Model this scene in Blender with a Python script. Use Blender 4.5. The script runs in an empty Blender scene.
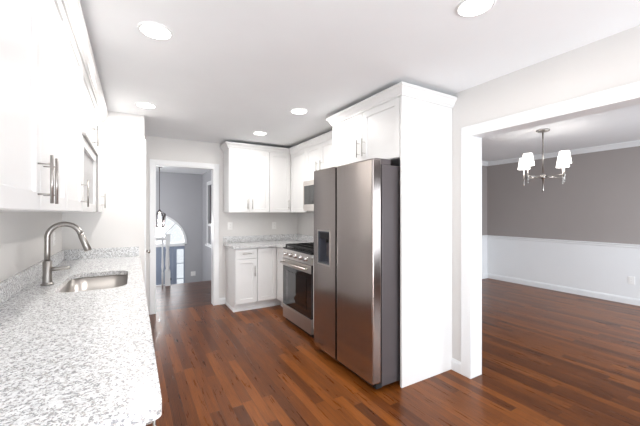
import bpy, bmesh, math, random
from mathutils import Vector, Matrix
random.seed(7)
PI = math.pi
S = bpy.context.scene
COL = S.collection
V = Vector

# ---------------------------------------------------------------- camera
cam = bpy.data.objects.new('camera', bpy.data.cameras.new('camera'))
COL.objects.link(cam)
cam.location = (0, 0, 1.37)
cam.rotation_euler = (PI / 2, 0, -math.radians(30.4))
cam.data.sensor_width = 36
cam.data.lens = 318 / 640 * 36
cam.data.clip_start = 0.02
S.camera = cam

# ---------------------------------------------------------------- world, daylight, added fill lights, exposure
S.view_settings.view_transform = 'Standard'
S.view_settings.look = 'None'
S.view_settings.gamma = 1
S.view_settings.use_curve_mapping = False
S.view_settings.exposure = 0.74
W = bpy.data.worlds.new('world'); S.world = W; W.use_nodes = True
bg = W.node_tree.nodes['Background']
bg.inputs[0].default_value = (0.88, 0.94, 1.0, 1); bg.inputs[1].default_value = 0.75

def area(name, loc, aim, sx, sy, watts, col=(1, 1, 1)):
    l = bpy.data.lights.new(name, 'AREA'); l.shape = 'RECTANGLE'; l.size = sx; l.size_y = sy
    l.energy = watts; l.color = col
    o = bpy.data.objects.new(name, l); COL.objects.link(o); o.location = loc
    o.rotation_euler = (V(aim) - V(loc)).to_track_quat('-Z', 'Z').to_euler()
    return o
area('rear_window_daylight', (0.95, -4.42, 1.15), (0.95, 2, 1.5), 2.7, 2.0, 14, (0.93, 0.97, 1.0))
area('added_floor_fill', (1.3, -2.7, 0.1), (1.1, -1.0, 2.41), 1.6, 1.8, 195, (0.92, 0.96, 1.0))  # added fill low behind the camera, aimed up to brighten the ceiling
area('added_side_fill', (-0.52, -0.75, 1.5), (1.6, 1.1, 1.5), 1.6, 1.0, 7, (0.93, 0.97, 1.0))  # added fill from the left, for fronts that face that way
area('dining_window_daylight', (4.5, -1.12, 1.3), (5.4, 2, 0.5), 1.9, 1.3, 55, (0.86, 0.93, 1.0)).data.spread = math.radians(125)
area('entry_window_daylight', (0.41, 9.25, 0.9), (0.41, 6, 0.6), 1.5, 0.7, 16, (0.93, 0.96, 1.0))
area('added_entry_fill', (-1.42, 7.0, 1.3), (1.6, 7.4, 0.9), 1.6, 1.2, 36, (0.97, 0.98, 1.0))  # added fill for the entry hall; no window is built behind it

# ---------------------------------------------------------------- materials
def nodes(name):
    m = bpy.data.materials.new(name); m.use_nodes = True
    nt = m.node_tree; b = nt.nodes['Principled BSDF']
    return m, nt, b
def lk(nt, a, b): nt.links.new(a, b)
def srgb(r, g, b):
    f = lambda c: (c / 255 / 12.92) if c / 255 <= 0.04045 else ((c / 255 + 0.055) / 1.055) ** 2.4
    return (f(r), f(g), f(b), 1)
def objco(nt, scale=(1, 1, 1)):
    t = nt.nodes.new('ShaderNodeTexCoord'); mp = nt.nodes.new('ShaderNodeMapping')
    mp.inputs['Scale'].default_value = scale
    lk(nt, t.outputs['Object'], mp.inputs['Vector']); return mp.outputs['Vector']
def noise(nt, vec, scale, detail=4, rough=0.5):
    n = nt.nodes.new('ShaderNodeTexNoise'); n.inputs['Scale'].default_value = scale
    n.inputs['Detail'].default_value = detail; n.inputs['Roughness'].default_value = rough
    lk(nt, vec, n.inputs['Vector']); return n.outputs['Fac']
def ramp(nt, fac, stops):
    r = nt.nodes.new('ShaderNodeValToRGB'); e = r.color_ramp.elements
    while len(e) < len(stops): e.new(0.5)
    for k, (p, c) in enumerate(stops): e[k].position = p; e[k].color = c
    lk(nt, fac, r.inputs['Fac']); return r.outputs['Color']
def mth(nt, op, a, b=None, c=None):
    n = nt.nodes.new('ShaderNodeMath'); n.operation = op
    for i, v in enumerate((a, b, c)):
        if v is None: continue
        if isinstance(v, (int, float)): n.inputs[i].default_value = v
        else: lk(nt, v, n.inputs[i])
    return n.outputs[0]
def bump(nt, b, h, dist, strength=0.3):
    n = nt.nodes.new('ShaderNodeBump'); n.inputs['Strength'].default_value = strength
    n.inputs['Distance'].default_value = dist
    lk(nt, h, n.inputs['Height']); lk(nt, n.outputs[0], b.inputs['Normal'])
def vary(c, k): return (min(1, c[0] * k), min(1, c[1] * k), min(1, c[2] * k), 1)

def paint(name, c, rough=0.5, var=0.03, scale=3.0, metal=0.0, tex=0.0):
    m, nt, b = nodes(name)
    v = objco(nt)
    lk(nt, ramp(nt, noise(nt, v, scale), [(0.3, vary(c, 1 - var)), (0.7, vary(c, 1 + var))]), b.inputs['Base Color'])
    b.inputs['Roughness'].default_value = rough; b.inputs['Metallic'].default_value = metal
    if tex: bump(nt, b, noise(nt, v, 260, 2), tex)
    return m
def brushed(name, c, rough, stretch, aniso=0.0):
    m, nt, b = nodes(name)
    n = noise(nt, objco(nt, stretch), 1.0, 3)
    lk(nt, ramp(nt, n, [(0.25, vary(c, 0.94)), (0.75, vary(c, 1.06))]), b.inputs['Base Color'])
    b.inputs['Metallic'].default_value = 1.0
    lk(nt, mth(nt, 'MULTIPLY_ADD', n, 0.12, rough - 0.06), b.inputs['Roughness'])
    return m
def wood(name, along, dark, mid, light, plank=0.075, length=1.0):
    m, nt, b = nodes(name)
    t = nt.nodes.new('ShaderNodeTexCoord'); sp = nt.nodes.new('ShaderNodeSeparateXYZ')
    lk(nt, t.outputs['Object'], sp.inputs[0])
    x, y = (sp.outputs['X'], sp.outputs['Y']) if along == 'Y' else (sp.outputs['Y'], sp.outputs['X'])
    px = mth(nt, 'DIVIDE', x, plank); ix = mth(nt, 'FLOOR', px); fx = mth(nt, 'FRACT', px)
    wn = nt.nodes.new('ShaderNodeTexWhiteNoise'); wn.noise_dimensions = '1D'; lk(nt, ix, wn.inputs['W'])
    py = mth(nt, 'ADD', mth(nt, 'DIVIDE', y, length), mth(nt, 'MULTIPLY', wn.outputs['Value'], 7.3))
    iy = mth(nt, 'FLOOR', py); fy = mth(nt, 'FRACT', py)
    cv = nt.nodes.new('ShaderNodeCombineXYZ'); lk(nt, ix, cv.inputs[0]); lk(nt, iy, cv.inputs[1])
    w2 = nt.nodes.new('ShaderNodeTexWhiteNoise'); w2.noise_dimensions = '2D'; lk(nt, cv.outputs[0], w2.inputs['Vector'])
    rnd = w2.outputs['Value']
    gv = nt.nodes.new('ShaderNodeCombineXYZ')
    lk(nt, mth(nt, 'ADD', mth(nt, 'MULTIPLY', x, 42.0), mth(nt, 'MULTIPLY', rnd, 50.0)), gv.inputs[0])
    lk(nt, mth(nt, 'MULTIPLY', y, 3.4), gv.inputs[1]); lk(nt, mth(nt, 'MULTIPLY', rnd, 30.0), gv.inputs[2])
    g = noise(nt, gv.outputs[0], 1.0, 6, 0.6)
    wv = nt.nodes.new('ShaderNodeTexWave'); wv.inputs['Scale'].default_value = 0.9; wv.inputs['Distortion'].default_value = 7
    wv.inputs['Detail'].default_value = 3; wv.inputs['Detail Scale'].default_value = 1.2
    lk(nt, gv.outputs[0], wv.inputs['Vector'])
    f = mth(nt, 'ADD', mth(nt, 'MULTIPLY', rnd, 0.34), mth(nt, 'ADD', mth(nt, 'MULTIPLY', g, 0.5), mth(nt, 'MULTIPLY', wv.outputs['Fac'], 0.2)))
    col = ramp(nt, f, [(0.18, dark), (0.5, mid), (0.86, light)])
    ex = mth(nt, 'MINIMUM', fx, mth(nt, 'SUBTRACT', 1.0, fx)); ey = mth(nt, 'MINIMUM', fy, mth(nt, 'SUBTRACT', 1.0, fy))
    seam = mth(nt, 'MINIMUM', mth(nt, 'MULTIPLY', ex, plank / 0.0016), mth(nt, 'MULTIPLY', ey, length / 0.0016))
    seam = mth(nt, 'MINIMUM', seam, 1.0)
    mx = nt.nodes.new('ShaderNodeMix'); mx.data_type = 'RGBA'
    lk(nt, seam, mx.inputs[0]); mx.inputs[6].default_value = vary(dark, 0.5); lk(nt, col, mx.inputs[7])
    lk(nt, mx.outputs[2], b.inputs['Base Color'])
    lk(nt, mth(nt, 'MULTIPLY_ADD', g, 0.2, 0.2), b.inputs['Roughness'])
    b.inputs['Specular IOR Level'].default_value = 0.26
    bump(nt, b, mth(nt, 'ADD', seam, mth(nt, 'MULTIPLY', g, 0.25)), 0.0012, 0.25)
    return m
def granite(name):
    m, nt, b = nodes(name)
    v = objco(nt)
    base = ramp(nt, noise(nt, v, 70, 5, 0.65), [(0.36, srgb(206, 207, 209)), (0.5, srgb(226, 227, 228)), (0.66, srgb(240, 241, 242))])
    vo = nt.nodes.new('ShaderNodeTexVoronoi'); vo.inputs['Scale'].default_value = 250; lk(nt, v, vo.inputs['Vector'])
    sp = nt.nodes.new('ShaderNodeSeparateColor'); lk(nt, vo.outputs['Color'], sp.inputs[0])
    big = noise(nt, v, 85, 3, 0.6)
    k = mth(nt, 'MULTIPLY', mth(nt, 'GREATER_THAN', big, 0.485), mth(nt, 'GREATER_THAN', sp.outputs[0], 0.42))
    spots = ramp(nt, sp.outputs[1], [(0.0, srgb(70, 71, 75)), (0.5, srgb(126, 127, 131)), (0.85, srgb(158, 150, 144))])
    mx = nt.nodes.new('ShaderNodeMix'); mx.data_type = 'RGBA'
    lk(nt, mth(nt, 'MULTIPLY', k, 0.72), mx.inputs[0]); lk(nt, base, mx.inputs[6]); lk(nt, spots, mx.inputs[7])
    lk(nt, mx.outputs[2], b.inputs['Base Color'])
    b.inputs['Roughness'].default_value = 0.18
    return m
def emit(name, c, s):
    m, nt, b = nodes(name)
    n = noise(nt, objco(nt), 5, 2)
    b.inputs['Base Color'].default_value = c
    b.inputs['Emission Color'].default_value = c
    lk(nt, mth(nt, 'MULTIPLY_ADD', n, 0.1 * s, 0.95 * s), b.inputs['Emission Strength'])
    return m
def clear_glass(name, tint=(1, 1, 1, 1), gl=0.12):
    m = bpy.data.materials.new(name); m.use_nodes = True; nt = m.node_tree
    out = nt.nodes['Material Output']; nt.nodes.remove(nt.nodes['Principled BSDF'])
    tr = nt.nodes.new('ShaderNodeBsdfTransparent'); g = nt.nodes.new('ShaderNodeBsdfGlossy'); mx = nt.nodes.new('ShaderNodeMixShader')
    lk(nt, ramp(nt, noise(nt, objco(nt), 1.5, 2), [(0.2, vary(tint, 0.97)), (0.8, tint)]), tr.inputs[0])
    g.inputs['Roughness'].default_value = 0.03
    lw = nt.nodes.new('ShaderNodeFresnel'); lw.inputs[0].default_value = 1.45
    lk(nt, mth(nt, 'MAXIMUM', lw.outputs[0], gl), mx.inputs[0])
    lk(nt, tr.outputs[0], mx.inputs[1]); lk(nt, g.outputs[0], mx.inputs[2]); lk(nt, mx.outputs[0], out.inputs[0])
    return m

M = dict(
    ceiling=paint('ceiling_paint', srgb(238, 240, 242), 0.9, 0.01, tex=0.0006),
    wall=paint('greige_wall_paint', srgb(219, 217, 215), 0.8, 0.012, tex=0.0004),
    dining=paint('taupe_wall_paint', srgb(157, 150, 147), 0.8, 0.012, tex=0.0004),
    foyer=paint('grey_wall_paint', srgb(176, 176, 180), 0.8, 0.012, tex=0.0004),
    trim=paint('white_trim_paint', srgb(230, 231, 232), 0.35, 0.008),
    cabinet=paint('white_cabinet_lacquer', srgb(228, 228, 228), 0.32, 0.008),
    cabside=paint('cabinet_side_veneer', srgb(214, 208, 203), 0.45, 0.02),
    inside=paint('cabinet_interior', srgb(196, 196, 197), 0.6, 0.02),
    floor=wood('brown_oak_strip_floor', 'Y', srgb(54, 26, 9), srgb(102, 54, 19), srgb(148, 86, 32)),
    hallfloor=wood('dark_oak_landing_floor', 'X', srgb(48, 27, 18), srgb(78, 46, 31), srgb(104, 66, 46)),
    granite=granite('speckled_white_granite'),
    steel=brushed('brushed_stainless_steel', srgb(192, 186, 181), 0.34, (3, 3, 240)),
    fridge=brushed('fridge_stainless_steel', srgb(180, 172, 168), 0.17, (220, 220, 1.5)),
    sink=brushed('satin_sink_steel', srgb(196, 192, 188), 0.3, (160, 3, 160)),
    nickel=brushed('brushed_nickel', srgb(170, 166, 162), 0.32, (200, 200, 20)),
    chrome=brushed('polished_nickel', srgb(205, 202, 200), 0.14, (60, 60, 20)),
    greyside=paint('grey_appliance_side', srgb(92, 86, 88), 0.45, 0.03, metal=0.4),
    black=paint('black_enamel', srgb(24, 24, 25), 0.25, 0.1),
    iron=paint('cast_iron_grate', srgb(30, 29, 29), 0.55, 0.15, 60),
    blackglass=paint('black_oven_glass', srgb(10, 10, 11), 0.05, 0.05),
    niche=paint('dispenser_plastic', srgb(82, 85, 93), 0.35, 0.05),
    dark=paint('dark_gap_plastic', srgb(28, 28, 30), 0.6, 0.1),
    plate=paint('white_plastic_plate', srgb(238, 237, 235), 0.4, 0.01),
    strip=paint('grey_edge_strip', srgb(168, 165, 163), 0.4, 0.03),
    slot=paint('outlet_slot_plastic', srgb(120, 118, 116), 0.5, 0.05),
    entrydoor=paint('blue_grey_door_paint', srgb(138, 148, 168), 0.45, 0.02),
    sash=paint('dark_window_screen', srgb(70, 66, 68), 0.5, 0.06),
    shade=emit('white_glass_shade', (1, 0.97, 0.93, 1), 2.2),
    can=emit('recessed_lamp_lens', (1, 0.95, 0.88, 1), 6),
    bulb=emit('lantern_bulb', (1, 0.95, 0.85, 1), 6),
    glass=clear_glass('clear_window_glass'),
    ovenglass=clear_glass('smoked_oven_glass', (0.75, 0.75, 0.77, 1), 0.22),
    lanternglass=clear_glass('lantern_glass', (0.97, 0.98, 1, 1), 0.1),
)

M['blackglass'].node_tree.nodes['Principled BSDF'].inputs['IOR'].default_value = 1.8
# ---------------------------------------------------------------- mesh helpers
class MB:
    def __init__(self): self.bm = bmesh.new()
    def box(self, x0, x1, y0, y1, z0, z1, bev=0.0, seg=2, edges=None):
        t = bmesh.new()
        bmesh.ops.create_cube(t, size=1)
        for v in t.verts:
            v.co = V(((x0 + x1) / 2 + v.co.x * (x1 - x0), (y0 + y1) / 2 + v.co.y * (y1 - y0), (z0 + z1) / 2 + v.co.z * (z1 - z0)))
        if bev:
            es = [e for e in t.edges if edges is None or abs((e.verts[1].co - e.verts[0].co).normalized()['xyz'.index(edges)]) > 0.9]
            bmesh.ops.bevel(t, geom=es, offset=bev, segments=seg, profile=0.5, affect='EDGES')
        self.merge(t); return self
    def merge(self, t, mat=None):
        if mat: bmesh.ops.transform(t, matrix=mat, verts=t.verts)
        me = bpy.data.meshes.new('t'); t.to_mesh(me); t.free(); self.bm.from_mesh(me); bpy.data.meshes.remove(me)
    def tube(self, pts, r, n=12, cap=True):
        pts = [V(p) for p in pts]; rs = r if isinstance(r, (list, tuple)) else [r] * len(pts)
        rings = []; up = None
        for i, p in enumerate(pts):
            d = ((pts[min(i + 1, len(pts) - 1)] - p).normalized() + (p - pts[max(i - 1, 0)]).normalized())
            if d.length < 1e-6: d = pts[min(i + 1, len(pts) - 1)] - pts[max(i - 1, 0)]
            d.normalize()
            if up is None: up = V((0, 0, 1)) if abs(d.z) < 0.9 else V((1, 0, 0))
            a = (up - d * up.dot(d)).normalized(); up = a; b = d.cross(a)
            rings.append([self.bm.verts.new(p + (a * math.cos(2 * PI * k / n) + b * math.sin(2 * PI * k / n)) * rs[i]) for k in range(n)])
        for i in range(len(rings) - 1):
            for k in range(n):
                f = self.bm.faces.new((rings[i][k], rings[i][(k + 1) % n], rings[i + 1][(k + 1) % n], rings[i + 1][k])); f.smooth = True
        if cap: self.bm.faces.new(rings[0][::-1]); self.bm.faces.new(rings[-1])
        return self
    def lathe(self, cx, cy, prof, n=24, cap=True, axis='z'):
        rings = []
        for r, z in prof:
            rings.append([self.bm.verts.new((cx + r * math.cos(2 * PI * k / n), cy + r * math.sin(2 * PI * k / n), z)) for k in range(n)])
        for i in range(len(rings) - 1):
            for k in range(n):
                f = self.bm.faces.new((rings[i][k], rings[i][(k + 1) % n], rings[i + 1][(k + 1) % n], rings[i + 1][k])); f.smooth = True
        if cap: self.bm.faces.new(rings[0][::-1]); self.bm.faces.new(rings[-1])
        return self
    def prism(self, outer, holes, fr, n0, n1, smooth=False):
        """outline with holes in plane coordinates, extruded from n0 to n1; fr maps (u, v, n) to world"""
        t = bmesh.new(); es = []
        for lp in [outer] + list(holes):
            vs = [t.verts.new(fr(u, v, n0)) for u, v in lp]
            es += [t.edges.new((vs[i], vs[(i + 1) % len(vs)])) for i in range(len(vs))]
        g = bmesh.ops.triangle_fill(t, use_beauty=True, use_dissolve=False, edges=es)
        fs = [f for f in g['geom'] if isinstance(f, bmesh.types.BMFace)]
        off = V(fr(0, 0, n1)) - V(fr(0, 0, n0))
        ex = bmesh.ops.extrude_face_region(t, geom=fs, use_keep_orig=True)
        bmesh.ops.translate(t, vec=off, verts=[v for v in ex['geom'] if isinstance(v, bmesh.types.BMVert)])
        bmesh.ops.recalc_face_normals(t, faces=t.faces)
        self.merge(t); return self
    def sweep(self, prof, path, z):
        """profile (outward, up) along plan path; outward is to the left of travel; mitred"""
        pts = [V((p[0], p[1])) for p in path]; rings = []
        nrm = []
        for i in range(len(pts) - 1):
            d = (pts[i + 1] - pts[i]).normalized(); nrm.append(V((-d.y, d.x)))
        for i, p in enumerate(pts):
            if i == 0: m = nrm[0]
            elif i == len(pts) - 1: m = nrm[-1]
            else:
                m = (nrm[i - 1] + nrm[i]); m = m / m.dot(nrm[i])
            rings.append([self.bm.verts.new((p.x + m.x * o, p.y + m.y * o, z + h)) for o, h in prof])
        n = len(prof)
        for i in range(len(rings) - 1):
            for k in range(n):
                self.bm.faces.new((rings[i][k], rings[i][(k + 1) % n], rings[i + 1][(k + 1) % n], rings[i + 1][k]))
        self.bm.faces.new(rings[0][::-1]); self.bm.faces.new(rings[-1]); return self
    def shaker(self, fr, u0, u1, z0, z1, n0=0.0, t=0.02, stile=0.058, rec=0.009):
        b = self.bm
        def rect(a0, a1, b0, b1, n): return [b.verts.new(fr(*q)) for q in ((a0, b0, n), (a1, b0, n), (a1, b1, n), (a0, b1, n))]
        e = 0.0015
        bk = rect(u0, u1, z0, z1, n0); sd = rect(u0, u1, z0, z1, n0 + t - e); of = rect(u0 + e, u1 - e, z0 + e, z1 - e, n0 + t)
        i1 = rect(u0 + stile, u1 - stile, z0 + stile, z1 - stile, n0 + t)
        i2 = rect(u0 + stile + 0.003, u1 - stile - 0.003, z0 + stile + 0.003, z1 - stile - 0.003, n0 + t - rec)
        seq = [bk, sd, of, i1, i2]
        for a, c in zip(seq, seq[1:]):
            for k in range(4): b.faces.new((a[k], a[(k + 1) % 4], c[(k + 1) % 4], c[k]))
        b.faces.new(bk[::-1]); b.faces.new(i2); return self
    def build(self, name, mat, parent=None, kind=None):
        bmesh.ops.recalc_face_normals(self.bm, faces=self.bm.faces)
        # origin of the object at its own bounding-box base
        cs = [v.co for v in self.bm.verts]
        lo = V([min(c[i] for c in cs) for i in range(3)]); hi = V([max(c[i] for c in cs) for i in range(3)])
        org = V(((lo.x + hi.x) / 2, (lo.y + hi.y) / 2, lo.z))
        if kind == 'world': org = V((0, 0, 0))
        bmesh.ops.translate(self.bm, vec=-org, verts=self.bm.verts)
        me = bpy.data.meshes.new(name); self.bm.to_mesh(me); self.bm.free()
        me.materials.append(mat)
        o = bpy.data.objects.new(name, me); COL.objects.link(o)
        if parent:
            o.parent = parent; o.location = org - WP[parent.name]
        else: o.location = org
        WP[o.name] = org.copy()
        return o
WP = {}
def tag(o, label, cat, group=None, kind=None):
    o['label'] = label; o['category'] = cat
    if group: o['group'] = group
    if kind: o['kind'] = kind
    return o
def thing(name, label, cat, loc, group=None):
    o = bpy.data.objects.new(name, None); COL.objects.link(o); o.location = loc
    o.empty_display_size = 0.1
    WP[o.name] = V(loc); return tag(o, label, cat, group)
def struct(name, mb, m, parent=None, origin=None):
    o = mb.build(name, m, parent, origin)
    if parent is None: o['kind'] = 'structure'
    return o
def copy_thing(src, loc, label):
    """a copy of a thing with copies of its parts and sub-parts"""
    r = src.copy(); COL.objects.link(r); r.location = loc; r['label'] = label
    WP[r.name] = V(loc)
    for ch in list(src.children):
        c = ch.copy(); COL.objects.link(c); c.parent = r
        for g in list(ch.children):
            d = g.copy(); COL.objects.link(d); d.parent = c
    return r
def bx(*a, **k): return MB().box(*a, **k)

# frames: (u along the run, z up, n out of the front) -> world
def facing_pos_x(X): return lambda u, z, n: (X + n, u, z)
def facing_neg_x(X): return lambda u, z, n: (X - n, u, z)
def facing_neg_y(Y): return lambda u, z, n: (u, Y - n, z)
def frbox(mb, fr, u0, u1, z0, z1, n0, n1, bev=0.0):
    a = fr(u0, z0, n0); c = fr(u1, z1, n1)
    lo = [min(a[i], c[i]) for i in range(3)]; hi = [max(a[i], c[i]) for i in range(3)]
    return mb.box(lo[0], hi[0], lo[1], hi[1], lo[2], hi[2], bev)

def pull(fr, parent, u, z, n, length=0.16, vert=True, r=0.0048):
    mb = MB(); h = length / 2; s = h - 0.03; out = 0.036
    P = (lambda k, nn: fr(u, z + k, n + nn)) if vert else (lambda k, nn: fr(u + k, z, n + nn))
    mb.tube([P(-h, out), P(h, out)], r, 10)
    for k in (-s, s): mb.tube([P(k, 0), P(k, out)], r * 0.6, 8)
    return mb.build('handle', M['nickel'], parent)

def cabinet(name, label, fr, u0, u1, z0, z1, depth, fronts, group=None, toe=False, sidemat=None):
    g = 0.001
    c = fr((u0 + u1) / 2, z0, -depth / 2)
    t = thing(name, label, 'cabinet', (c[0], c[1], 0 if toe else z0), group)
    b = MB(); frbox(b, fr, u0 + g, u1 - g, (0.105 if toe else z0), z1, -depth, 0)
    b.build('body', sidemat or M['cabinet'], t)
    if toe:
        k = MB(); frbox(k, fr, u0 + g, u1 - g, 0.0, 0.105, -depth, -0.05); k.build('toe_kick', M['cabinet'], t)
    for f in fronts:
        kind, a0, a1, b0, b1 = f[:5]
        if kind == 'glazed':
            m = MB(); s = 0.06
            m.prism([(a0 + .002, b0 + .002), (a1 - .002, b0 + .002), (a1 - .002, b1 - .002), (a0 + .002, b1 - .002)],
                    [[(a0 + s, b0 + s), (a1 - s, b0 + s), (a1 - s, b1 - s), (a0 + s, b1 - s)]], fr, 0.001, 0.022)
            d = m.build('panel_door', M['cabinet'], t)
            pn = MB(); frbox(pn, fr, a0 + s - .004, a1 - s + .004, b0 + s - .004, b1 - s + .004, 0.0012, 0.005); pn.build('recessed_panel', M['inside'], d)
            ed_ = MB(); frbox(ed_, fr, a0, a1 + .012, b1 + .0005, b1 + .0125, 0.001, 0.036); frbox(ed_, fr, a1 + .0005, a1 + .0115, b0, b1, 0.001, 0.036); ed_.build('edge_strip', M['strip'], t)  # plain grey strips standing proud along the panel door's top and far edge
        else:
            m = MB().shaker(fr, a0 + .002, a1 - .002, b0 + .002, b1 - .002, n0=0.0005, stile=(0.045 if kind == 'drawer' else 0.058))
            d = m.build('drawer_front' if kind == 'drawer' else 'door', M['cabinet'], t)
        if len(f) > 5:
            hu, hz, vert, ln = f[5]
            pull(fr, d, hu, hz, 0.0205, ln, vert)
    return t

CROWN = [(0, 0), (0.010, 0), (0.012, 0.012), (0.02, 0.018), (0.03, 0.040), (0.044, 0.058), (0.05, 0.062), (0.05, 0.082), (0, 0.082)]
H = 2.41
LX, RX, RX2, BY = -0.59, 2.415, 2.535, 4.87      # left wall, right wall (kitchen side, dining side), back wall
# ---------------------------------------------------------------- room shell
struct('floor', bx(-0.71, 6.6, -4.6, 4.93, -0.06, 0), M['floor'], origin='world')
struct('floor_landing', bx(-1.5, 1.6, 4.93, 6.70, -0.2, 0), M['hallfloor'], origin='world')
struct('floor_entry', bx(-1.5, 1.6, 6.70, 9.1, -1.6, -1.53), M['hallfloor'], origin='world')
st = MB()
for k in range(7): st.box(0.62, 1.598, 6.702 + 0.26 * k, 6.702 + 0.26 * (k + 1), -1.529, -0.19 * (k + 1))
struct('floor_steps', st, M['hallfloor'], origin='world')
struct('ceiling', bx(-0.71, RX + 0.06, -4.6, 4.93, H, H + 0.08), M['ceiling'])
struct('ceiling_dining', bx(RX + 0.06, 6.6, -1.32, 4.13, 2.44, 2.52), M['ceiling'])
struct('ceiling_entry', bx(-1.5, 1.72, 4.93, 9.12, H + 0.001, H + 0.08), M['ceiling'])
wl = MB().prism([(-4.6, 0), (BY, 0), (BY, H), (-4.6, H)], [[(-1.6, 1.0), (0.1, 1.0), (0.1, 2.05), (-1.6, 2.05)]], lambda u, z, n: (LX + n, u, z), 0, -0.12)
struct('wall_left', wl, M['wall'])
wf = MB()
for y in (-1.6, -0.78, 0.04): wf.box(LX - .1, LX - .04, y, y + .06, 1.0, 2.05)
for z in (1.0, 1.5, 1.99): wf.box(LX - .095, LX - .045, -1.54, 0.04, z, z + .06)
struct('window_7', wf, M['trim'])  # unseen window, added to bring in light from the left
# back wall with doorway
DX0, DX1, DZ = 0.25, 1.035, 2.035
bw = MB(); bw.box(-0.71, DX0, BY, BY + 0.12, 0, H); bw.box(DX1, RX2, BY, BY + 0.12, 0, H); bw.box(DX0, DX1, BY, BY + 0.12, DZ, H)
struct('wall_back', bw, M['wall'])
# right wall with the wide opening to the dining room
OY0, OY1, OZ = -0.35, 1.65, 2.022
rw = MB(); rw.box(RX, RX2, OY1, BY - 0.0005, 0, H); rw.box(RX, RX2, -4.6, OY0, 0, H); rw.box(RX, RX2, OY0, OY1, OZ, H)
struct('wall_right', rw, M['wall'])
# rear wall behind the camera with a wide window door
rr = MB(); rr.box(-0.71, -0.45, -4.6, -4.48, 0, H); rr.box(2.35, RX2, -4.6, -4.48, 0, H); rr.box(-0.45, 2.35, -4.6, -4.48, 2.2, H)
struct('wall_rear', rr, M['wall'])
wf = MB()
for x in (-0.45, 0.45, 1.38, 2.29): wf.box(x, x + 0.06, -4.57, -4.5, 0, 2.2)
wf.box(-0.39, 2.29, -4.57, -4.5, 2.14, 2.2); wf.box(-0.39, 2.29, -4.57, -4.5, 0.0, 0.06)
struct('window_1', wf, M['trim'])
# pantry closet: stub wall facing the camera and side wall carrying the door
PX, PY = 0.10, 3.88
pw = MB(); pw.box(LX, PX, PY, PY + 0.09, 0, H)
pw.box(PX - 0.10, PX, PY + 0.09, BY, 2.08, H); pw.box(PX - 0.10, PX, PY + 0.87, BY, 0, 2.08)
struct('wall_pantry', pw, M['wall'])
pc = MB(); pc.box(PX + .0005, PX + 0.016, PY + 0.012, PY + 0.09, 0, 2.16, 0.004); pc.box(PX + .0005, PX + 0.016, PY + 0.09, PY + 0.86, 2.08, 2.16, 0.004)
pc.box(PX + .0005, PX + 0.016, PY + 0.86, PY + 0.93, 0, 2.16, 0.004)
struct('trim_1', pc, M['trim'])
pd = MB(); frp = facing_pos_x(PX - 0.04)
pd.shaker(frp, PY + 0.094, PY + 0.866, 0.01, 2.07, 0, 0.036, 0.11, 0.01)
pdo = struct('door_1', pd, M['trim'])
kb = MB(); kp = []
fk = lambda r, x: (r, x)
t = bmesh.new()
for i in range(2): pass
t.free()
kb.tube([(PX - 0.004, 3.99, 0.95), (PX + 0.004, 3.99, 0.95), (PX + 0.005, 3.99, 0.95), (PX + 0.028, 3.99, 0.95), (PX + 0.034, 3.99, 0.95), (PX + 0.048, 3.99, 0.95), (PX + 0.058, 3.99, 0.95), (PX + 0.062, 3.99, 0.95)],
        [0.032, 0.032, 0.012, 0.012, 0.022, 0.028, 0.022, 0.008], 20)
kb.build('door_knob', M['chrome'], pdo)

# door casings (trim)
def casing_back(y0, y1, name):
    c = MB()
    c.box(DX0 - 0.062, DX0 - 0.001, y0, y1, 0, DZ + 0.063, 0.004); c.box(DX1 + 0.001, DX1 + 0.066, y0, y1, 0, DZ + 0.063, 0.004)
    c.box(DX0 - 0.001, DX1 + 0.001, y0, y1, DZ + 0.001, DZ + 0.063, 0.004)
    return c
c = casing_back(BY - 0.018, BY - 0.0005, '')
c.box(DX0 - 0.0005, DX0 + 0.014, BY - 0.016, BY + 0.136, 0, DZ - 0.014); c.box(DX1 - 0.014, DX1 + 0.0005, BY - 0.016, BY + 0.136, 0, DZ - 0.014)
c.box(DX0, DX1, BY - 0.016, BY + 0.136, DZ - 0.014, DZ)
struct('trim_2', c, M['trim'])
c = MB()
for x0, x1 in ((RX - 0.019, RX - 0.0005), (RX2 + 0.0005, RX2 + 0.019)):
    c.box(x0, x1, OY1 - 0.004, OY1 + 0.072, 0, OZ + 0.072, 0.004); c.box(x0, x1, OY0 - 0.072, OY0 + 0.004, 0, OZ + 0.072, 0.004)
    c.box(x0, x1, OY0 + 0.004, OY1 - 0.004, OZ - 0.004, OZ + 0.072, 0.004)
c.box(RX - 0.017, RX2 + 0.017, OY1 - 0.016, OY1 - 0.0005, 0, OZ - 0.016); c.box(RX - 0.017, RX2 + 0.017, OY0 + 0.0005, OY0 + 0.016, 0, OZ - 0.016)
c.box(RX - 0.017, RX2 + 0.017, OY0 + 0.0005, OY1 - 0.0005, OZ - 0.016, OZ - 0.0005)
struct('trim_3', c, M['trim'])
BASE = [(0, 0), (0.014, 0), (0.014, 0.075), (0.008, 0.092), (0.004, 0.098), (0, 0.098)]
struct('baseboard_right', MB().sweep(BASE, [(RX - 0.0005, OY1 + 0.073), (RX - 0.0005, 1.8185)], 0), M['trim'])
struct('baseboard_back', MB().sweep(BASE, [(1.212, BY - 0.0005), (DX1 + 0.067, BY - 0.0005)], 0), M['trim'])

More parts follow.
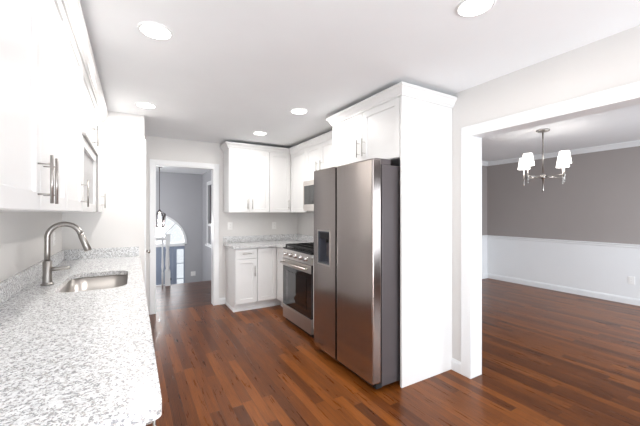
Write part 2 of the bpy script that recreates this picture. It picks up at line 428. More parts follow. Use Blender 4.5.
# dining room
DFX, DBY = 6.45, 4.01
struct('wall_dining_far', bx(DFX, DFX + 0.12, -1.32, 4.13, 0, 2.44), M['dining'])
struct('wall_dining_back', bx(RX2 + 0.0005, DFX, DBY, DBY + 0.12, 0, 2.44), M['dining'])
dw = MB(); y0, y1 = -1.32, -1.2
dw.box(RX2 + .0005, 3.5, y0, y1, 0, 2.44); dw.box(5.5, DFX, y0, y1, 0, 2.44); dw.box(3.5, 5.5, y0, y1, 0, 0.6); dw.box(3.5, 5.5, y0, y1, 2.0, 2.44)
struct('wall_dining_front', dw, M['dining'])
wf = MB()
for x in (3.5, 4.47, 5.44): wf.box(x, x + 0.06, -1.28, -1.22, 0.6, 2.0)
for z in (0.6, 1.27, 1.94): wf.box(3.56, 5.44, -1.275, -1.225, z, z + 0.06)
struct('window_2', wf, M['trim'])
WAIN = [(0, 0), (0.006, 0), (0.006, 0.845), (0, 0.845)]
RAIL = [(0, 0), (0.012, 0), (0.018, 0.012), (0.018, 0.03), (0.03, 0.045), (0.03, 0.058), (0, 0.058)]
path = [(DFX - .0005, -1.19), (DFX - .0005, DBY - .0005), (RX2 + 0.001, DBY - .0005)]
struct('trim_4', MB().sweep(WAIN, path, 0.0), M['trim'])
struct('trim_5', MB().sweep(RAIL, path, 0.845), M['trim'])
path2 = [(p[0] - (0.0065 if i < 2 else 0), p[1] - (0.0065 if i > 0 else 0)) for i, p in enumerate(path)]
struct('baseboard_dining', MB().sweep(BASE, path2, 0), M['trim'])
DCR = [(0, 0), (0.012, 0), (0.016, 0.014), (0.05, 0.055), (0.062, 0.06), (0.062, 0.08), (0, 0.08)]
struct('trim_6', MB().sweep(DCR, path, 2.3595), M['trim'])

# entry hall beyond the doorway
FY, FX = 9.0, 1.6
AC, AZ, AR = 0.42, 0.56, 0.74        # arched transom: centre x, springing height, glass radius
def arc(r, n=24, a0=0.0, a1=PI): return [(AC + r * math.cos(a0 + (a1 - a0) * k / n), AZ + r * math.sin(a0 + (a1 - a0) * k / n)) for k in range(n + 1)]
fw = MB(); fr9 = facing_neg_y(FY)
fw.prism([(-1.5, -1.53), (AC - AR, -1.53)] + arc(AR)[::-1] + [(AC + AR, -1.53), (FX, -1.53), (FX, H), (-1.5, H)], [], fr9, 0, -0.12)
struct('wall_entry_far', fw, M['foyer'])
ew = MB(); fxr = facing_neg_x(FX)
WY0, WY1, WZ0, WZ1 = 7.1, 8.2, 0.62, 2.05
ew.prism([(BY + 0.1205, -1.53), (9.12, -1.53), (9.12, H), (BY + 0.1205, H)], [[(WY0, WZ0), (WY1, WZ0), (WY1, WZ1), (WY0, WZ1)]], fxr, 0, -0.12)
struct('wall_entry_right', ew, M['foyer'])
struct('wall_entry_left', bx(-1.62, -1.5, BY + .12, 9.12, -1.53, H), M['foyer'])
# side window of the entry
w = MB()
w.prism([(WY0 - .09, WZ0 - .03), (WY1 + .09, WZ0 - .03), (WY1 + .09, WZ1 + .09), (WY0 - .09, WZ1 + .09)], [[(WY0, WZ0), (WY1, WZ0), (WY1, WZ1), (WY0, WZ1)]], fxr, 0.0005, 0.02)
frbox(w, fxr, WY0 - .1, WY1 + .1, WZ0 - .06, WZ0 - .03, 0.0005, 0.06)
frbox(w, fxr, WY0, WY1, 1.05, 1.11, -0.06, 0.0)
w3 = struct('window_3', w, M['trim'])
p = MB(); frbox(p, fxr, WY0, WY1, 1.11, WZ1, -0.06, -0.045); p.build('upper_sash', M['sash'], w3)
p = MB(); frbox(p, fxr, WY0, WY1, WZ0, 1.05, -0.06, -0.045); p.build('lower_sash', M['foyer'], w3)
# arched transom window
w = MB()
w.prism(arc(AR + 0.06)+ arc(AR)[::-1], [], fr9, 0.0005, 0.03)
frbox(w, fr9, AC - AR, AC + AR, AZ - 0.05, AZ + 0.035, -0.1, 0.03)
w.prism(arc(0.26, 12) + arc(0.235, 12)[::-1], [], fr9, -0.07, -0.04)
for a in (45, 90, 135):
    d = V((math.cos(math.radians(a)), math.sin(math.radians(a))))
    q0 = V((AC, AZ)) + d * 0.25; q1 = V((AC, AZ)) + d * AR
    w.tube([fr9(q0.x, q0.y, -0.055), fr9(q1.x, q1.y, -0.055)], 0.012, 6)
w4 = struct('window_4', w, M['trim'])
p = MB().prism(arc(AR - 0.001), [], fr9, -0.062, -0.058); p.build('glass_pane', M['glass'], w4)
# front door with sidelights
ed = MB(); frd = facing_neg_y(FY + 0.05)
ed.shaker(frd, AC - 0.455, AC + 0.455, -1.52, AZ - 0.055, 0, 0.045, 0.12, 0.012)
d2 = struct('door_2', ed, M['entrydoor'])
k = MB().tube([frd(AC + 0.39, -0.33, 0.045), frd(AC + 0.39, -0.33, 0.06), frd(AC + 0.39, -0.33, 0.065), frd(AC + 0.39, -0.33, 0.085)], [0.035, 0.035, 0.02, 0.018], 14); k.build('deadbolt', M['black'], d2)
k = MB().tube([frd(AC + 0.39, -0.57, 0.045), frd(AC + 0.39, -0.57, 0.09), frd(AC + 0.39, -0.57, 0.1), frd(AC + 0.39, -0.57, 0.12)], [0.03, 0.015, 0.032, 0.02], 14); k.build('door_knob', M['black'], d2)
for sgn, n in ((1, 5), (-1, 6)):
    a, b = sorted((AC + sgn * 0.46, AC + sgn * (AR - 0.001))); q0, q1 = (.09, .02) if sgn > 0 else (.02, .09)
    m = MB()
    m.prism([(a, -1.53), (b, -1.53), (b, AZ - 0.052), (a, AZ - 0.052)], [[(a + q0, -1.1), (b - q1, -1.1), (b - q1, AZ - 0.13), (a + q0, AZ - 0.13)]], frd, 0.0, 0.05)
    for zz in (-0.35, 0.05): frbox(m, frd, a + q0, b - q1, zz, zz + 0.015, 0.015, 0.035)
    s = struct('window_%d' % n, m, M['entrydoor'])
    g = MB(); frbox(g, frd, a + q0 - .005, b - q1 + .005, -1.105, AZ - 0.125, 0.02, 0.025); g.build('glass_pane', M['glass'], s)

# ---------------------------------------------------------------- refrigerator
FYa, FYb = 1.868, 2.772
t = thing('refrigerator', 'large stainless steel side by side refrigerator with ice and water dispenser', 'refrigerator', (1.98, 2.32, 0))
bx(1.655, 2.36, FYa + .006, FYb - .006, 0.03, 1.745, bev=0.004).build('body', M['greyside'], t)
SEAM = 2.372
d = bx(1.555, 1.645, FYa, SEAM - 0.009, 0.062, 1.786, bev=0.012, seg=3).build('freezer_door', M['fridge'], t)
d.name = 'refrigerator_door'; WP[d.name] = WP.get('freezer_door')
m = MB(); fr = facing_neg_x(1.645)
DY0, DY1, DZ0, DZ1 = 2.475, 2.69, 0.885, 1.2
m.prism([(SEAM + .009, .062), (FYb, .062), (FYb, 1.786), (SEAM + .009, 1.786)], [[(DY0, DZ0), (DY1, DZ0), (DY1, DZ1), (DY0, DZ1)]], fr, 0.0, 0.09)
fd = m.build('freezer_door', M['fridge'], t)
m = MB(); frbox(m, fr, DY0 + .001, DY1 - .001, DZ0 + .001, DZ1 - .001, 0.002, 0.012)
frbox(m, fr, DY0 + .001, DY0 + .012, DZ0 + .001, DZ1 - .001, 0.012, 0.088); frbox(m, fr, DY1 - .012, DY1 - .001, DZ0 + .001, DZ1 - .001, 0.012, 0.088)
frbox(m, fr, DY0 + .012, DY1 - .012, DZ1 - .012, DZ1 - .001, 0.012, 0.088); frbox(m, fr, DY0 + .012, DY1 - .012, DZ0 + .001, DZ0 + .012, 0.012, 0.088)
dn = m.build('dispenser', M['niche'], fd)
m = MB(); s = 0.009
m.prism([(DY0 - s, DZ0 - s), (DY1 + s, DZ0 - s), (DY1 + s, DZ1 + s), (DY0 - s, DZ1 + s)], [[(DY0 + .004, DZ0 + .004), (DY1 - .004, DZ0 + .004), (DY1 - .004, DZ1 - .004), (DY0 + .004, DZ1 - .004)]], fr, 0.0895, 0.094)
m.build('dispenser_frame', M['steel'], fd)
m = MB(); frbox(m, fr, DY0 + .03, DY1 - .03, DZ1 - .075, DZ1 - .013, 0.02, 0.085, 0.006)
m.tube([fr(2.58, DZ1 - .11, 0.05), fr(2.58, DZ1 - .07, 0.05)], 0.014, 12); m.build('dispenser_nozzle', M['dark'], fd)
m = MB(); frbox(m, fr, DY0 + .06, DY1 - .06, DZ0 + .06, DZ1 - .12, 0.014, 0.028, 0.004); m.build('dispenser_paddle', M['greyside'], fd)
bx(1.61, 1.652, SEAM - 0.0085, SEAM + 0.0085, 0.07, 1.77).build('door_gasket', M['dark'], t)
bx(1.60, 1.654, FYa + .01, FYb - .01, 0.022, 0.058).build('kick_grille', M['dark'], t)
for y in (FYa + 0.07, FYb - 0.07):
    bx(1.60, 1.76, y - .05, y + .05, 1.7465, 1.795, bev=0.008).build('hinge_cover', M['greyside'], t)
for x, y in ((1.68, FYa + .06), (1.68, FYb - .06), (2.3, FYa + .06), (2.3, FYb - .06)):
    MB().lathe(x, y, [(0.02, 0.0), (0.022, 0.02), (0.015, 0.03)], 14).build('foot', M['dark'], t)

# tall white panels and cabinet boxing in the refrigerator
tag(bx(1.81, RX - .001, 1.82, 1.84, 0, 2.30, bev=0.002).build('end_panel', M['cabinet']), 'tall white refrigerator end panel beside the dining room opening', 'panel')
tag(bx(1.81, RX - .001, 2.80, 2.82, 0, 2.30).build('end_panel', M['cabinet']), 'white panel on the cooker side of the refrigerator, mostly hidden behind it', 'panel')
fr = facing_neg_x(1.832)
cabinet('wall_cabinet', 'deep white two-door cabinet above the stainless refrigerator', fr, 1.842, 2.798, 1.81, 2.30, 0.57, [
    ('door', 1.846, 2.322, 1.812, 2.295, (2.282, 1.962, True, 0.16)), ('door', 2.322, 2.796, 1.812, 2.295, (2.362, 1.962, True, 0.16))])
tag(MB().sweep(CROWN, [(RX - .001, 1.8195), (1.8095, 1.8195), (1.8095, 2.8205), (2.07, 2.8205)], 2.289).build('crown_molding', M['cabinet']), 'white crown molding stepping forward around the refrigerator cabinet top', 'molding')

# ---------------------------------------------------------------- range
RY0, RY1 = 3.02, 3.782
t = thing('gas_range', 'freestanding stainless steel gas range with black oven window', 'stove', (2.0, 3.4, 0))
m = MB(); m.box(1.70, 2.36, RY0, RY0 + .012, 0.03, 0.90); m.box(1.70, 2.36, RY1 - .012, RY1, 0.03, 0.90)
m.box(2.34, 2.36, RY0 + .012, RY1 - .012, 0.03, 0.90); m.box(1.70, 2.34, RY0 + .012, RY1 - .012, 0.03, 0.2); m.box(1.70, 2.34, RY0 + .012, RY1 - .012, 0.76, 0.90)
m.build('body', M['greyside'], t)
m = MB(); m.box(1.70, 1.74, RY0 + .02, RY1 - .02, 0.0, 0.03); m.build('plinth', M['dark'], t)
fr = facing_neg_x(1.70)
m = MB(); frbox(m, fr, RY0 + .003, RY1 - .003, 0.045, 0.205, 0.001, 0.04, 0.005); m.build('drawer', M['steel'], t)
m = MB()
m.prism([(RY0 + .003, .212), (RY1 - .003, .212), (RY1 - .003, .795), (RY0 + .003, .795)], [[(RY0 + .13, .30), (RY1 - .13, .30), (RY1 - .13, .64), (RY0 + .13, .64)]], fr, 0.001, 0.036)
od = m.build('oven_door', M['blackglass'], t)
m = MB(); frbox(m, fr, RY0 + .003, RY1 - .003, 0.705, 0.795, 0.0365, 0.042, 0.002); m.build('door_trim', M['steel'], od)
m = MB(); frbox(m, fr, RY0 + .12, RY1 - .12, .29, .65, 0.0365, 0.04); m.build('oven_window', M['ovenglass'], od)
m = MB(); m.tube([fr(RY0 + .04, .75, .085), fr(RY1 - .04, .75, .085)], 0.013, 14)
for y in (RY0 + .07, RY1 - .07): m.tube([fr(y, .75, .042), fr(y, .75, .085)], 0.009, 10)
m.build('handle', M['steel'], od)
for z in (0.37, 0.47, 0.57):
    m = MB()
    for k in range(8): m.tube([(1.76 + k * 0.07, RY0 + .03, z), (1.76 + k * 0.07, RY1 - .03, z)], 0.004, 6)
    for y in (RY0 + .03, 3.4, RY1 - .03): m.tube([(1.76, y, z), (2.25, y, z)], 0.005, 6)
    m.build('oven_rack', M['chrome'], t)
m = MB(); frm = lambda u, v, n: (u, RY0 + .003 + n, v)
m.prism([(1.699, .80), (1.66, .80), (1.672, .912), (1.699, .912)], [], frm, 0, RY1 - RY0 - .006)
cp = m.build('control_panel', M['steel'], t)
for k in range(5):
    y = RY0 + .11 + k * (RY1 - RY0 - .22) / 4
    kb_ = MB().tube([(1.667, y, .857), (1.655, y, .856), (1.653, y, .856), (1.632, y, .854), (1.628, y, .854)], [0.026, 0.026, 0.021, 0.019, 0.015], 18)
    kb_.build('knob', M['chrome'], cp)
bx(1.665, 2.36, RY0 - .001, RY1 + .001, 0.9125, 0.934, bev=0.003).build('cooktop', M['black'], t)
for a, b in ((0, 1), (1, 2), (2, 3)):
    y0 = RY0 + .02 + a * 0.241; y1 = y0 + 0.236; m = MB()
    for y in (y0, (y0 + y1) / 2, y1): m.box(1.70, 2.32, y - .008, y + .008, 0.952, 0.972)
    for x in (1.70, 1.83, 2.01, 2.19, 2.32): m.box(x - .008, x + .008, y0, y1, 0.952, 0.972)
    for x in (1.70, 2.32):
        for y in (y0, y1): m.box(x - .007, x + .007, y - .007, y + .007, 0.9345, 0.953)
    m.build('grate', M['iron'], t)
for x, y in ((1.83, 3.14), (1.83, 3.66), (2.19, 3.14), (2.19, 3.66), (2.01, 3.4)):
    MB().lathe(x, y, [(0.05, .9345), (0.05, .942), (0.036, .943), (0.036, .948), (0.02, .95)], 20).build('burner', M['iron'], t)

# ---------------------------------------------------------------- microwave
t = thing('microwave', 'stainless over-the-range microwave oven under the wall cabinet', 'microwave', (2.2, 3.5, 1.40))
MY0, MY1, MX = 3.105, 3.865, 2.03
bx(MX, RX - .001, MY0, MY1, 1.40, 1.80).build('body', M['steel'], t)
fr = facing_neg_x(MX)
m = MB()
m.prism([(MY0 + .17, 1.425), (MY1 - .002, 1.425), (MY1 - .002, 1.775), (MY0 + .17, 1.775)], [[(MY0 + .25, 1.485), (MY1 - .025, 1.485), (MY1 - .025, 1.735), (MY0 + .25, 1.735)]], fr, 0.001, 0.03)
d = m.build('door', M['steel'], t)
m = MB(); frbox(m, fr, MY0 + .245, MY1 - .02, 1.48, 1.74, 0.010, 0.026); m.build('window', M['blackglass'], d)
m = MB(); m.tube([fr(MY0 + .21, 1.46, .065), fr(MY0 + .21, 1.74, .065)], 0.009, 10)
for z in (1.49, 1.71): m.tube([fr(MY0 + .21, z, .03), fr(MY0 + .21, z, .065)], 0.007, 8)
m.build('handle', M['steel'], d)
m = MB(); frbox(m, fr, MY0 + .002, MY0 + .167, 1.425, 1.775, 0.001, 0.028, 0.003); m.build('control_panel', M['blackglass'], t)
m = MB(); frbox(m, fr, MY0 + .002, MY1 - .002, 1.778, 1.798, 0.001, 0.025); m.build('vent_grille', M['steel'], t)
m = MB(); frbox(m, fr, MY0 + .002, MY1 - .002, 1.401, 1.422, 0.001, 0.024); m.build('bottom_trim', M['steel'], t)

# ---------------------------------------------------------------- wall cabinets on the back and right walls
UZ0, UZ1 = 1.378, 2.30
fr = facing_neg_y(4.56); dep = BY - 4.56 - 0.001
cabinet('wall_cabinet', 'white two-door wall cabinet nearest the hall doorway', fr, 1.165, 1.775, UZ0, UZ1, dep, [
    ('door', 1.167, 1.470, UZ0, UZ1 - .005, (1.435, 1.50, True, 0.15)), ('door', 1.470, 1.773, UZ0, UZ1 - .005, (1.505, 1.50, True, 0.15))])
cabinet('wall_cabinet', 'white single-door wall cabinet in the back corner beside the two-door one', fr, 1.777, RX - .001, UZ0, UZ1, dep, [
    ('door', 1.779, 2.128, UZ0, UZ1 - .005, (2.085, 1.50, True, 0.15))])
fr = facing_neg_x(2.15); dep = RX - 2.15 - .001
cabinet('wall_cabinet', 'narrow white wall cabinet between the back corner and the microwave', fr, 4.03, 4.555, UZ0, UZ1, dep, [
    ('door', 4.032, 4.538, UZ0, UZ1 - .005)])
cabinet('wall_cabinet', 'short white two-door wall cabinet above the microwave', fr, 3.22, 4.028, 1.806, UZ1, dep, [
    ('door', 3.222, 3.624, 1.808, UZ1 - .005, (3.572, 1.98, True, 0.15)), ('door', 3.624, 4.026, 1.808, UZ1 - .005, (3.676, 1.98, True, 0.15))])
cabinet('wall_cabinet', 'white wall cabinet tucked behind the refrigerator top', fr, 2.822, 3.10, UZ0, 1.8, dep, [('door', 2.824, 3.098, UZ0, 1.795)])
cabinet('wall_cabinet', 'upper white wall cabinet tucked behind the refrigerator top', fr, 2.822, 3.218, 1.806, UZ1, dep, [('door', 2.824, 3.216, 1.808, UZ1 - .005)])
tag(MB().sweep(CROWN, [(2.1285, 2.876), (2.1285, 4.5385), (1.164, 4.5385), (1.164, BY - .001)], 2.289).build('crown_molding', M['cabinet']), 'white crown molding along the back corner wall cabinets', 'molding')

# ---------------------------------------------------------------- base cabinets and worktop in the back corner
fr = facing_neg_y(4.35); dep = BY - 4.35 - .001
c = cabinet('base_cabinet', 'white base cabinet with one drawer over one door, at the hall doorway end', fr, 1.20, 1.512, 0, 0.88, dep, [
    ('drawer', 1.205, 1.51, 0.735, 0.872, (1.357, 0.805, False, 0.13)), ('door', 1.205, 1.51, 0.115, 0.728, (1.47, 0.56, True, 0.15))], toe=True)
cabinet('base_cabinet', 'white corner base cabinet with one plain door, left of the range', fr, 1.514, 2.413, 0, 0.88, dep, [
    ('door', 1.516, 1.80, 0.115, 0.872)], toe=True)
fr = facing_neg_x(1.825)
cabinet('base_cabinet', 'narrow white filler cabinet between the corner and the range', fr, 3.79, 4.347, 0, 0.88, RX - 1.825 - .001, [
    ('door', 3.792, 4.325, 0.115, 0.872)], toe=True)
fr = facing_neg_x(1.70)
cabinet('base_cabinet', 'slim white filler cabinet squeezed between the range and the refrigerator', fr, 2.825, 3.014, 0, 0.88, RX - 1.70 - .001, [
    ('drawer', 2.827, 3.012, 0.115, 0.872)], toe=True)
tag(bx(1.665, RX - .001, 2.8225, 3.0165, 0.881, 0.912).build('worktop', M['granite']), 'small granite worktop strip between the range and the refrigerator', 'worktop')
# skirting round the exposed cabinet end
tag(MB().sweep([(0, 0), (0.012, 0), (0.012, 0.03), (0.004, 0.04), (0, 0.04)], [(1.8, 4.398), (1.2005, 4.398), (1.2005, BY - 0.02)], 0).build('shoe_molding', M['trim']), 'white shoe molding along the foot of the corner base cabinets', 'molding')
tw = thing('worktop', 'speckled granite worktop in the back corner beside the range', 'worktop', (1.8, 4.5, 0.881))
def rrect(x0, x1, y0, y1, r, n=6, which=(1, 1, 1, 1)):
    pts = []
    for (cx, cy, a, w) in ((x0 + r, y0 + r, PI, which[0]), (x1 - r, y0 + r, 1.5 * PI, which[1]), (x1 - r, y1 - r, 0, which[2]), (x0 + r, y1 - r, PI / 2, which[3])):
        if w: pts += [(cx + r * math.cos(a + PI / 2 * k / n), cy + r * math.sin(a + PI / 2 * k / n)) for k in range(n + 1)]
        else:
            pts.append((cx + r * (1 if cx > (x0 + x1) / 2 else -1), cy + r * (1 if cy > (y0 + y1) / 2 else -1)))
    return pts
flat = lambda u, v, n: (u, v, n)
m = MB().prism([(1.165, BY - .001), (1.165, 4.305), (1.775, 4.305), (1.775, 3.786), (RX - .001, 3.786), (RX - .001, BY - .001)], [], flat, 0.882, 0.914)
m.build('slab', M['granite'], tw)
m = MB(); m.box(1.165, RX - .022, BY - .021, BY - .001, 0.9145, 1.015); m.box(RX - .021, RX - .001, 3.786, BY - .001, 0.9145, 1.015)
m.build('backsplash', M['granite'], tw)

# ---------------------------------------------------------------- sink side
CX, CY0 = 0.06, 0.842
names = [(0.87, 1.52, 'nearest white base cabinet under the left worktop end'), (1.52, 2.2, 'white base cabinet under the left worktop, second from the free end'),
         (2.2, 3.1, 'white sink base cabinet under the left worktop'), (3.1, 3.87, 'white base cabinet under the left worktop against the pantry wall')]
fr = facing_pos_x(0.005)
for a, b, lab in names:
    mid = (a + b) / 2
    if b - a > 0.8:
        # open-topped carcass so the basin hangs free inside it
        t = thing('base_cabinet', lab, 'cabinet', (-0.3, mid, 0))
        m = MB(); frbox(m, fr, a + .001, a + .02, .105, .88, -.594, 0); frbox(m, fr, b - .02, b - .001, .105, .88, -.594, 0)
        frbox(m, fr, a + .02, b - .02, .105, .125, -.594, 0); frbox(m, fr, a + .02, b - .02, .125, .88, -.594, -.58); m.build('body', M['cabinet'], t)
        m = MB(); frbox(m, fr, a + .001, b - .001, 0, .105, -.594, -.05); m.build('toe_kick', M['cabinet'], t)
        for q0, q1, hu in ((a + .002, mid, mid - .04), (mid, b - .002, mid + .04)):
            d = MB().shaker(fr, q0 + .002, q1 - .002, .115, .872, .0005).build('door', M['cabinet'], t); pull(fr, d, hu, .72, .0205)
    else:
        cabinet('base_cabinet', lab, fr, a, b, 0, 0.88, 0.594, [('drawer', a + .002, b - .002, .735, .872, (mid, .805, False, .16)), ('door', a + .002, mid, .115, .728, (mid - .04, .6, True, .16)), ('door', mid, b - .002, .115, .728, (mid + .04, .6, True, .16))], toe=True)
tw = thing('worktop', 'long speckled white granite worktop holding the sink', 'worktop', (-0.26, 2.36, 0.881))
SK = rrect(-0.40, -0.035, 2.305, 2.985, 0.10, 8)
m = MB().prism(rrect(LX + .001, CX, CY0, PY - .001, 0.022, 5, (0, 1, 0, 0)), [SK], flat, 0.882, 0.914)
m.build('slab', M['granite'], tw)
m = MB(); m.box(LX + .001, LX + .021, CY0, PY - .001, 0.9145, 1.015); m.build('backsplash', M['granite'], tw)
m = MB(); m.box(LX + .0215, CX - 0.01, PY - .021, PY - .001, 0.9145, 1.015); m.build('end_backsplash', M['granite'], tw)
t = thing('sink', 'undermount stainless steel sink basin in the left granite worktop', 'sink', (-0.22, 2.64, 0.68))
m = MB(); bm = m.bm; rings = []
for off, z in ((0.012, 0.8780), (0.004, 0.8780), (0.004, 0.72), (-0.01, 0.70), (-0.03, 0.692)):
    pts = rrect(-0.40 - off, -0.035 + off, 2.305 - off, 2.985 + off, 0.10 + off, 8)
    rings.append([bm.verts.new((x, y, z)) for x, y in pts])
for a, b in zip(rings, rings[1:]):
    n = len(a)
    for k in range(n): f = bm.faces.new((a[k], a[(k + 1) % n], b[(k + 1) % n], b[k])); f.smooth = True
bm.faces.new(rings[-1]); 
o = m.build('basin', M['sink'], t)
md = o.modifiers.new('thick', 'SOLIDIFY'); md.thickness = 0.002; md.offset = 1
MB().lathe(-0.22, 2.64, [(0.055, 0.6925), (0.055, 0.696), (0.04, 0.696), (0.038, 0.694), (0.01, 0.694)], 24).build('drain', M['chrome'], t)

FXX, FYY = -0.472, 2.62
t = thing('faucet', 'brushed nickel gooseneck pull-down faucet behind the sink', 'faucet', (FXX, FYY, 0.9145))
MB().lathe(FXX, FYY, [(0.034, .9148), (0.034, .921), (0.026, .927), (0.0245, .935), (0.0245, 1.06), (0.019, 1.068)], 24).build('base', M['nickel'], t)
R = 0.086; pts = [(FXX, FYY, 1.062), (FXX, FYY, 1.12), (FXX, FYY, 1.212)]
for k in range(1, 15):
    a = PI - k / 14 * (PI * 0.92); pts.append((FXX + R + R * math.cos(a), FYY, 1.212 + R * math.sin(a)))
e = V(pts[-1]); dr = (e - V(pts[-2])).normalized(); 
MB().tube(pts, 0.0162, 16).build('spout', M['nickel'], t)
MB().tube([e, e + dr * 0.012, e + dr * 0.016, e + dr * 0.115, e + dr * 0.122], [0.0165, 0.0165, 0.0185, 0.0215, 0.017], 18).build('spray_head', M['nickel'], t)
MB().tube([(FXX + .015, FYY, 1.012), (FXX + .04, FYY, 1.012), (FXX + .105, FYY, 1.015), (FXX + .115, FYY, 1.016)], [0.0135, 0.013, 0.0105, 0.008], 14).build('lever', M['nickel'], t)

# wall cabinets above the sink side
fr = facing_pos_x(-0.29); dep = 0.299
cabinet('wall_cabinet', 'white two-door wall cabinet nearest the viewer on the left wall', fr, 0.88, 1.885, UZ0, UZ1, dep, [
    ('door', 0.882, 1.40, UZ0, UZ1 - .005, (1.362, 1.482, True, 0.16)), ('door', 1.40, 1.883, UZ0, UZ1 - .005, (1.438, 1.482, True, 0.16))])
cabinet('wall_cabinet', 'white single-door wall cabinet on the left wall before the sink', fr, 1.887, 2.398, UZ0, UZ1, dep, [
    ('door', 1.889, 2.396, UZ0, UZ1 - .005, (2.345, 1.487, True, 0.16))])
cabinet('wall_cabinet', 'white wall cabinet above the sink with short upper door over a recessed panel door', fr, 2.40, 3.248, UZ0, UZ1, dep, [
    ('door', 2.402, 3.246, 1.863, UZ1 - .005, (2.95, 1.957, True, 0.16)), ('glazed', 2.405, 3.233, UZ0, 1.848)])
cabinet('wall_cabinet', 'white wall cabinet on the left wall next to the pantry wall', fr, 3.256, 3.878, UZ0, UZ1, dep, [
    ('door', 3.258, 3.876, UZ0, UZ1 - .005, (3.66, 1.487, True, 0.14))])
tag(MB().sweep(CROWN, [(-0.269, 3.878), (-0.269, 0.879), (LX + .001, 0.879)], 2.289).build('crown_molding', M['cabinet']), 'white crown molding along the left wall cabinets', 'molding')

# ---------------------------------------------------------------- outlets and switches
def outlet(label, fr, u, z, n0=0.0008, gang=1, cat='outlet', name='wall_outlet'):
    w = 0.036 + 0.023 * (gang - 1)
    c = fr(u, z, 0); t = thing(name, label, cat, c)
    m = MB(); frbox(m, fr, u - w, u + w, z - .058, z + .058, n0, n0 + .006, 0.002); m.build('cover_plate', M['plate'], t)
    for k in range(gang):
        uu = u + (k - (gang - 1) / 2) * 0.046
        if cat == 'switch':
            m = MB(); frbox(m, fr, uu - .016, uu + .016, z - .033, z + .033, n0 + .0062, n0 + .010, 0.001); m.build('rocker', M['plate'], t)
        else:
            for dz in (-.02, .02):
                m = MB(); frbox(m, fr, uu - .014, uu + .014, z + dz - .014, z + dz + .014, n0 + .0062, n0 + .008, 0.001); so = m.build('socket', M['plate'], t)
                m = MB()
                for du in (-.006, .006): frbox(m, fr, uu + du - .001, uu + du + .001, z + dz - .004, z + dz + .006, n0 + .0082, n0 + .0086)
                m.build('slots', M['slot'], so)
    return t
fb = facing_neg_y(BY)
outlet('white outlet on the back wall left above the corner worktop', fb, 1.27, 1.17)
outlet('white outlet on the back wall right above the corner worktop', fb, 1.985, 1.165)
outlet('white outlet on the left wall behind the faucet', facing_pos_x(LX), 3.5, 1.15)
outlet('white outlet low on the dining room wainscot', facing_neg_x(DFX), 1.75, 0.36, 0.0072)
outlet('white switch plate on the grey entry wall beside the front door', fr9, 1.37, -0.24, gang=2, cat='switch', name='light_switch')

# ---------------------------------------------------------------- recessed ceiling lights
def can(x, y, label):
    t = thing('recessed_light', label, 'ceiling light', (x, y, H), 'recessed kitchen ceiling lights')
    MB().lathe(x, y, [(0.09, H - .0005), (0.09, H - .004), (0.086, H - .008), (0.078, H - .008), (0.078, H - .004)], 32, cap=False).build('trim_ring', M['trim'], t)
    MB().lathe(x, y, [(0.0775, H - .003), (0.0775, H - .006), (0.05, H - .007)], 32).build('lens', M['can'], t)
    l = bpy.data.lights.new('recessed_lamp', 'AREA'); l.shape = 'DISK'; l.size = 0.14; l.energy = CANW; l.color = (1, 0.965, 0.92); l.spread = math.radians(180)
    o = bpy.data.objects.new('recessed_lamp', l); COL.objects.link(o); o.parent = t; o.location = (0, 0, -0.012)
    return t
CANW = 6.3
c0 = can(0.11, 2.04, 'round recessed ceiling light above the sink worktop, the left one nearest the viewer')
for x, y, lab in ((1.477, 0.98, 'round recessed ceiling light cut by the top edge, nearest the dining opening'),
                  (0.104, 3.49, 'round recessed ceiling light just in front of the pantry wall'),
                  (1.456, 2.905, 'round recessed ceiling light in front of the refrigerator cabinet'),
                  (1.42, 3.96, 'round recessed ceiling light in front of the back wall cabinets')):
    copy_thing(c0, (x, y, H), lab)

# ---------------------------------------------------------------- dining chandelier
hx, hy = 4.55, 2.08
t = thing('chandelier', 'brushed nickel chandelier with four white tapered shades in the dining room', 'chandelier', (hx, hy, 2.44))
MB().lathe(hx, hy, [(0.075, 2.4395), (0.075, 2.425), (0.068, 2.418), (0.012, 2.414)], 28).build('canopy', M['nickel'], t)
MB().lathe(hx, hy, [(0.009, 2.415), (0.009, 1.88)], 12).build('stem', M['nickel'], t)
MB().lathe(hx, hy, [(0.012, 1.865), (0.028, 1.858), (0.03, 1.835), (0.026, 1.812), (0.011, 1.805), (0.009, 1.66), (0.006, 1.645)], 20).build('hub', M['nickel'], t)
cR, cF = V((math.cos(math.radians(30.4)), -math.sin(math.radians(30.4)))), V((math.sin(math.radians(30.4)), math.cos(math.radians(30.4))))
for la, fo in ((0.085, -0.25), (0.30, 0.06), (-0.085, 0.25), (-0.25, -0.085)):
    p = V((hx, hy)) + cR * la + cF * fo; d = V((p.x - hx, p.y - hy))
    a = MB().tube([(hx + d.x * .1, hy + d.y * .1, 1.835), (p.x, p.y, 1.835)], 0.0065, 10).build('arm', M['nickel'], t)
    MB().lathe(p.x, p.y, [(0.004, 1.74), (0.007, 1.75), (0.005, 1.765), (0.006, 1.815), (0.012, 1.825), (0.012, 1.845), (0.007, 1.85), (0.007, 2.0)], 14).build('candle_sleeve', M['nickel'], a)
    MB().lathe(p.x, p.y, [(0.072, 1.968), (0.050, 2.118), (0.048, 2.118), (0.070, 1.968), (0.072, 1.968)], 28, cap=False).build('lamp_shade', M['shade'], a)
    l = bpy.data.lights.new('shade_lamp', 'POINT'); l.energy = 0.5; l.shadow_soft_size = 0.025; l.color = (1, 0.95, 0.9)
    o = bpy.data.objects.new('shade_lamp', l); COL.objects.link(o); o.location = (p.x, p.y, 2.05)

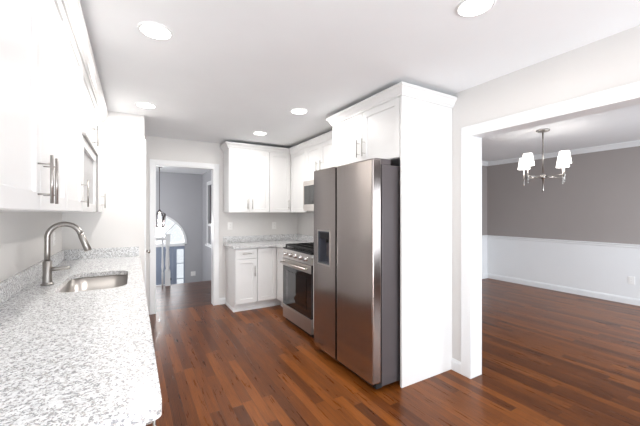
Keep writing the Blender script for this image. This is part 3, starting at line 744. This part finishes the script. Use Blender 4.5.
# ---------------------------------------------------------------- entry lantern
lx, ly = 0.50, 7.9
t = thing('pendant_lantern', 'glass lantern hanging on a long rod in the entry hall', 'lantern', (lx, ly, H))
MB().lathe(lx, ly, [(0.07, H - .0005), (0.07, H - .015), (0.05, H - .025), (0.008, H - .03)], 20).build('canopy', M['greyside'], t)
MB().lathe(lx, ly, [(0.008, H - .03), (0.008, 1.44)], 10).build('rod', M['greyside'], t)
m = MB().lathe(lx, ly, [(0.012, 1.46), (0.02, 1.44), (0.05, 1.40), (0.055, 1.39)], 6)
for k in range(6):
    a = PI / 3 * k; m.tube([(lx + .12 * math.cos(a), ly + .12 * math.sin(a), 1.35), (lx + .095 * math.cos(a), ly + .095 * math.sin(a), 1.06)], 0.010, 6)
    b = PI / 3 * (k + 1)
    for z, r in ((1.35, .12), (1.06, .095)): m.tube([(lx + r * math.cos(a), ly + r * math.sin(a), z), (lx + r * math.cos(b), ly + r * math.sin(b), z)], 0.011, 6)
    m.tube([(lx + .12 * math.cos(a), ly + .12 * math.sin(a), 1.35), (lx + .05 * math.cos(a), ly + .05 * math.sin(a), 1.395)], 0.006, 6)
m.build('frame', M['greyside'], t)
MB().lathe(lx, ly, [(0.088, 1.065), (0.112, 1.345)], 6, cap=False).build('glass', M['lanternglass'], t)
m = MB()
m.lathe(lx, ly, [(0.01, 1.39), (0.01, 1.28), (0.028, 1.22), (0.03, 1.19), (0.01, 1.16)], 14); m.build('bulb', M['bulb'], t)
l = bpy.data.lights.new('lantern_lamp', 'POINT'); l.energy = 8; l.shadow_soft_size = 0.05; l.color = (1, 0.97, 0.93)
o = bpy.data.objects.new('lantern_lamp', l); COL.objects.link(o); o.location = (lx, ly, 1.12)

# ---------------------------------------------------------------- landing railing
t = thing('stair_railing', 'white landing railing with turned newel post in the entry hall', 'railing', (0.2, 6.62, 0))
nx, ny = 0.555, 6.63
m = MB(); m.box(nx - .045, nx + .045, ny - .045, ny + .045, 0, 0.28, 0.004)
m.lathe(nx, ny, [(0.04, .28), (0.044, .30), (0.03, .32), (0.042, .40), (0.036, .52), (0.027, .68), (0.034, .72), (0.028, .74), (0.04, .76)], 16)
m.box(nx - .042, nx + .042, ny - .042, ny + .042, .76, .95, 0.004); m.box(nx - .05, nx + .05, ny - .05, ny + .05, .95, .972, 0.004); m.build('newel_post', M['trim'], t)
m = MB().sweep([(-.03, 0), (.03, 0), (.035, .02), (.03, .05), (.01, .062), (-.01, .062), (-.03, .05), (-.035, .02)], [(-1.49, ny), (nx - .046, ny)], 0.86); m.build('handrail', M['trim'], t)
for x in (0.47, -0.03, -0.53, -1.03):
    MB().lathe(x, ny, [(0.017, 0.0), (0.017, .25), (0.011, .28), (0.02, .36), (0.012, .6), (0.014, .86)], 10).build('baluster', M['trim'], t)
m = MB(); m.box(-1.49, 0.62, 6.68, 6.716, -0.25, 0.012); struct('trim_7', m, M['trim'])
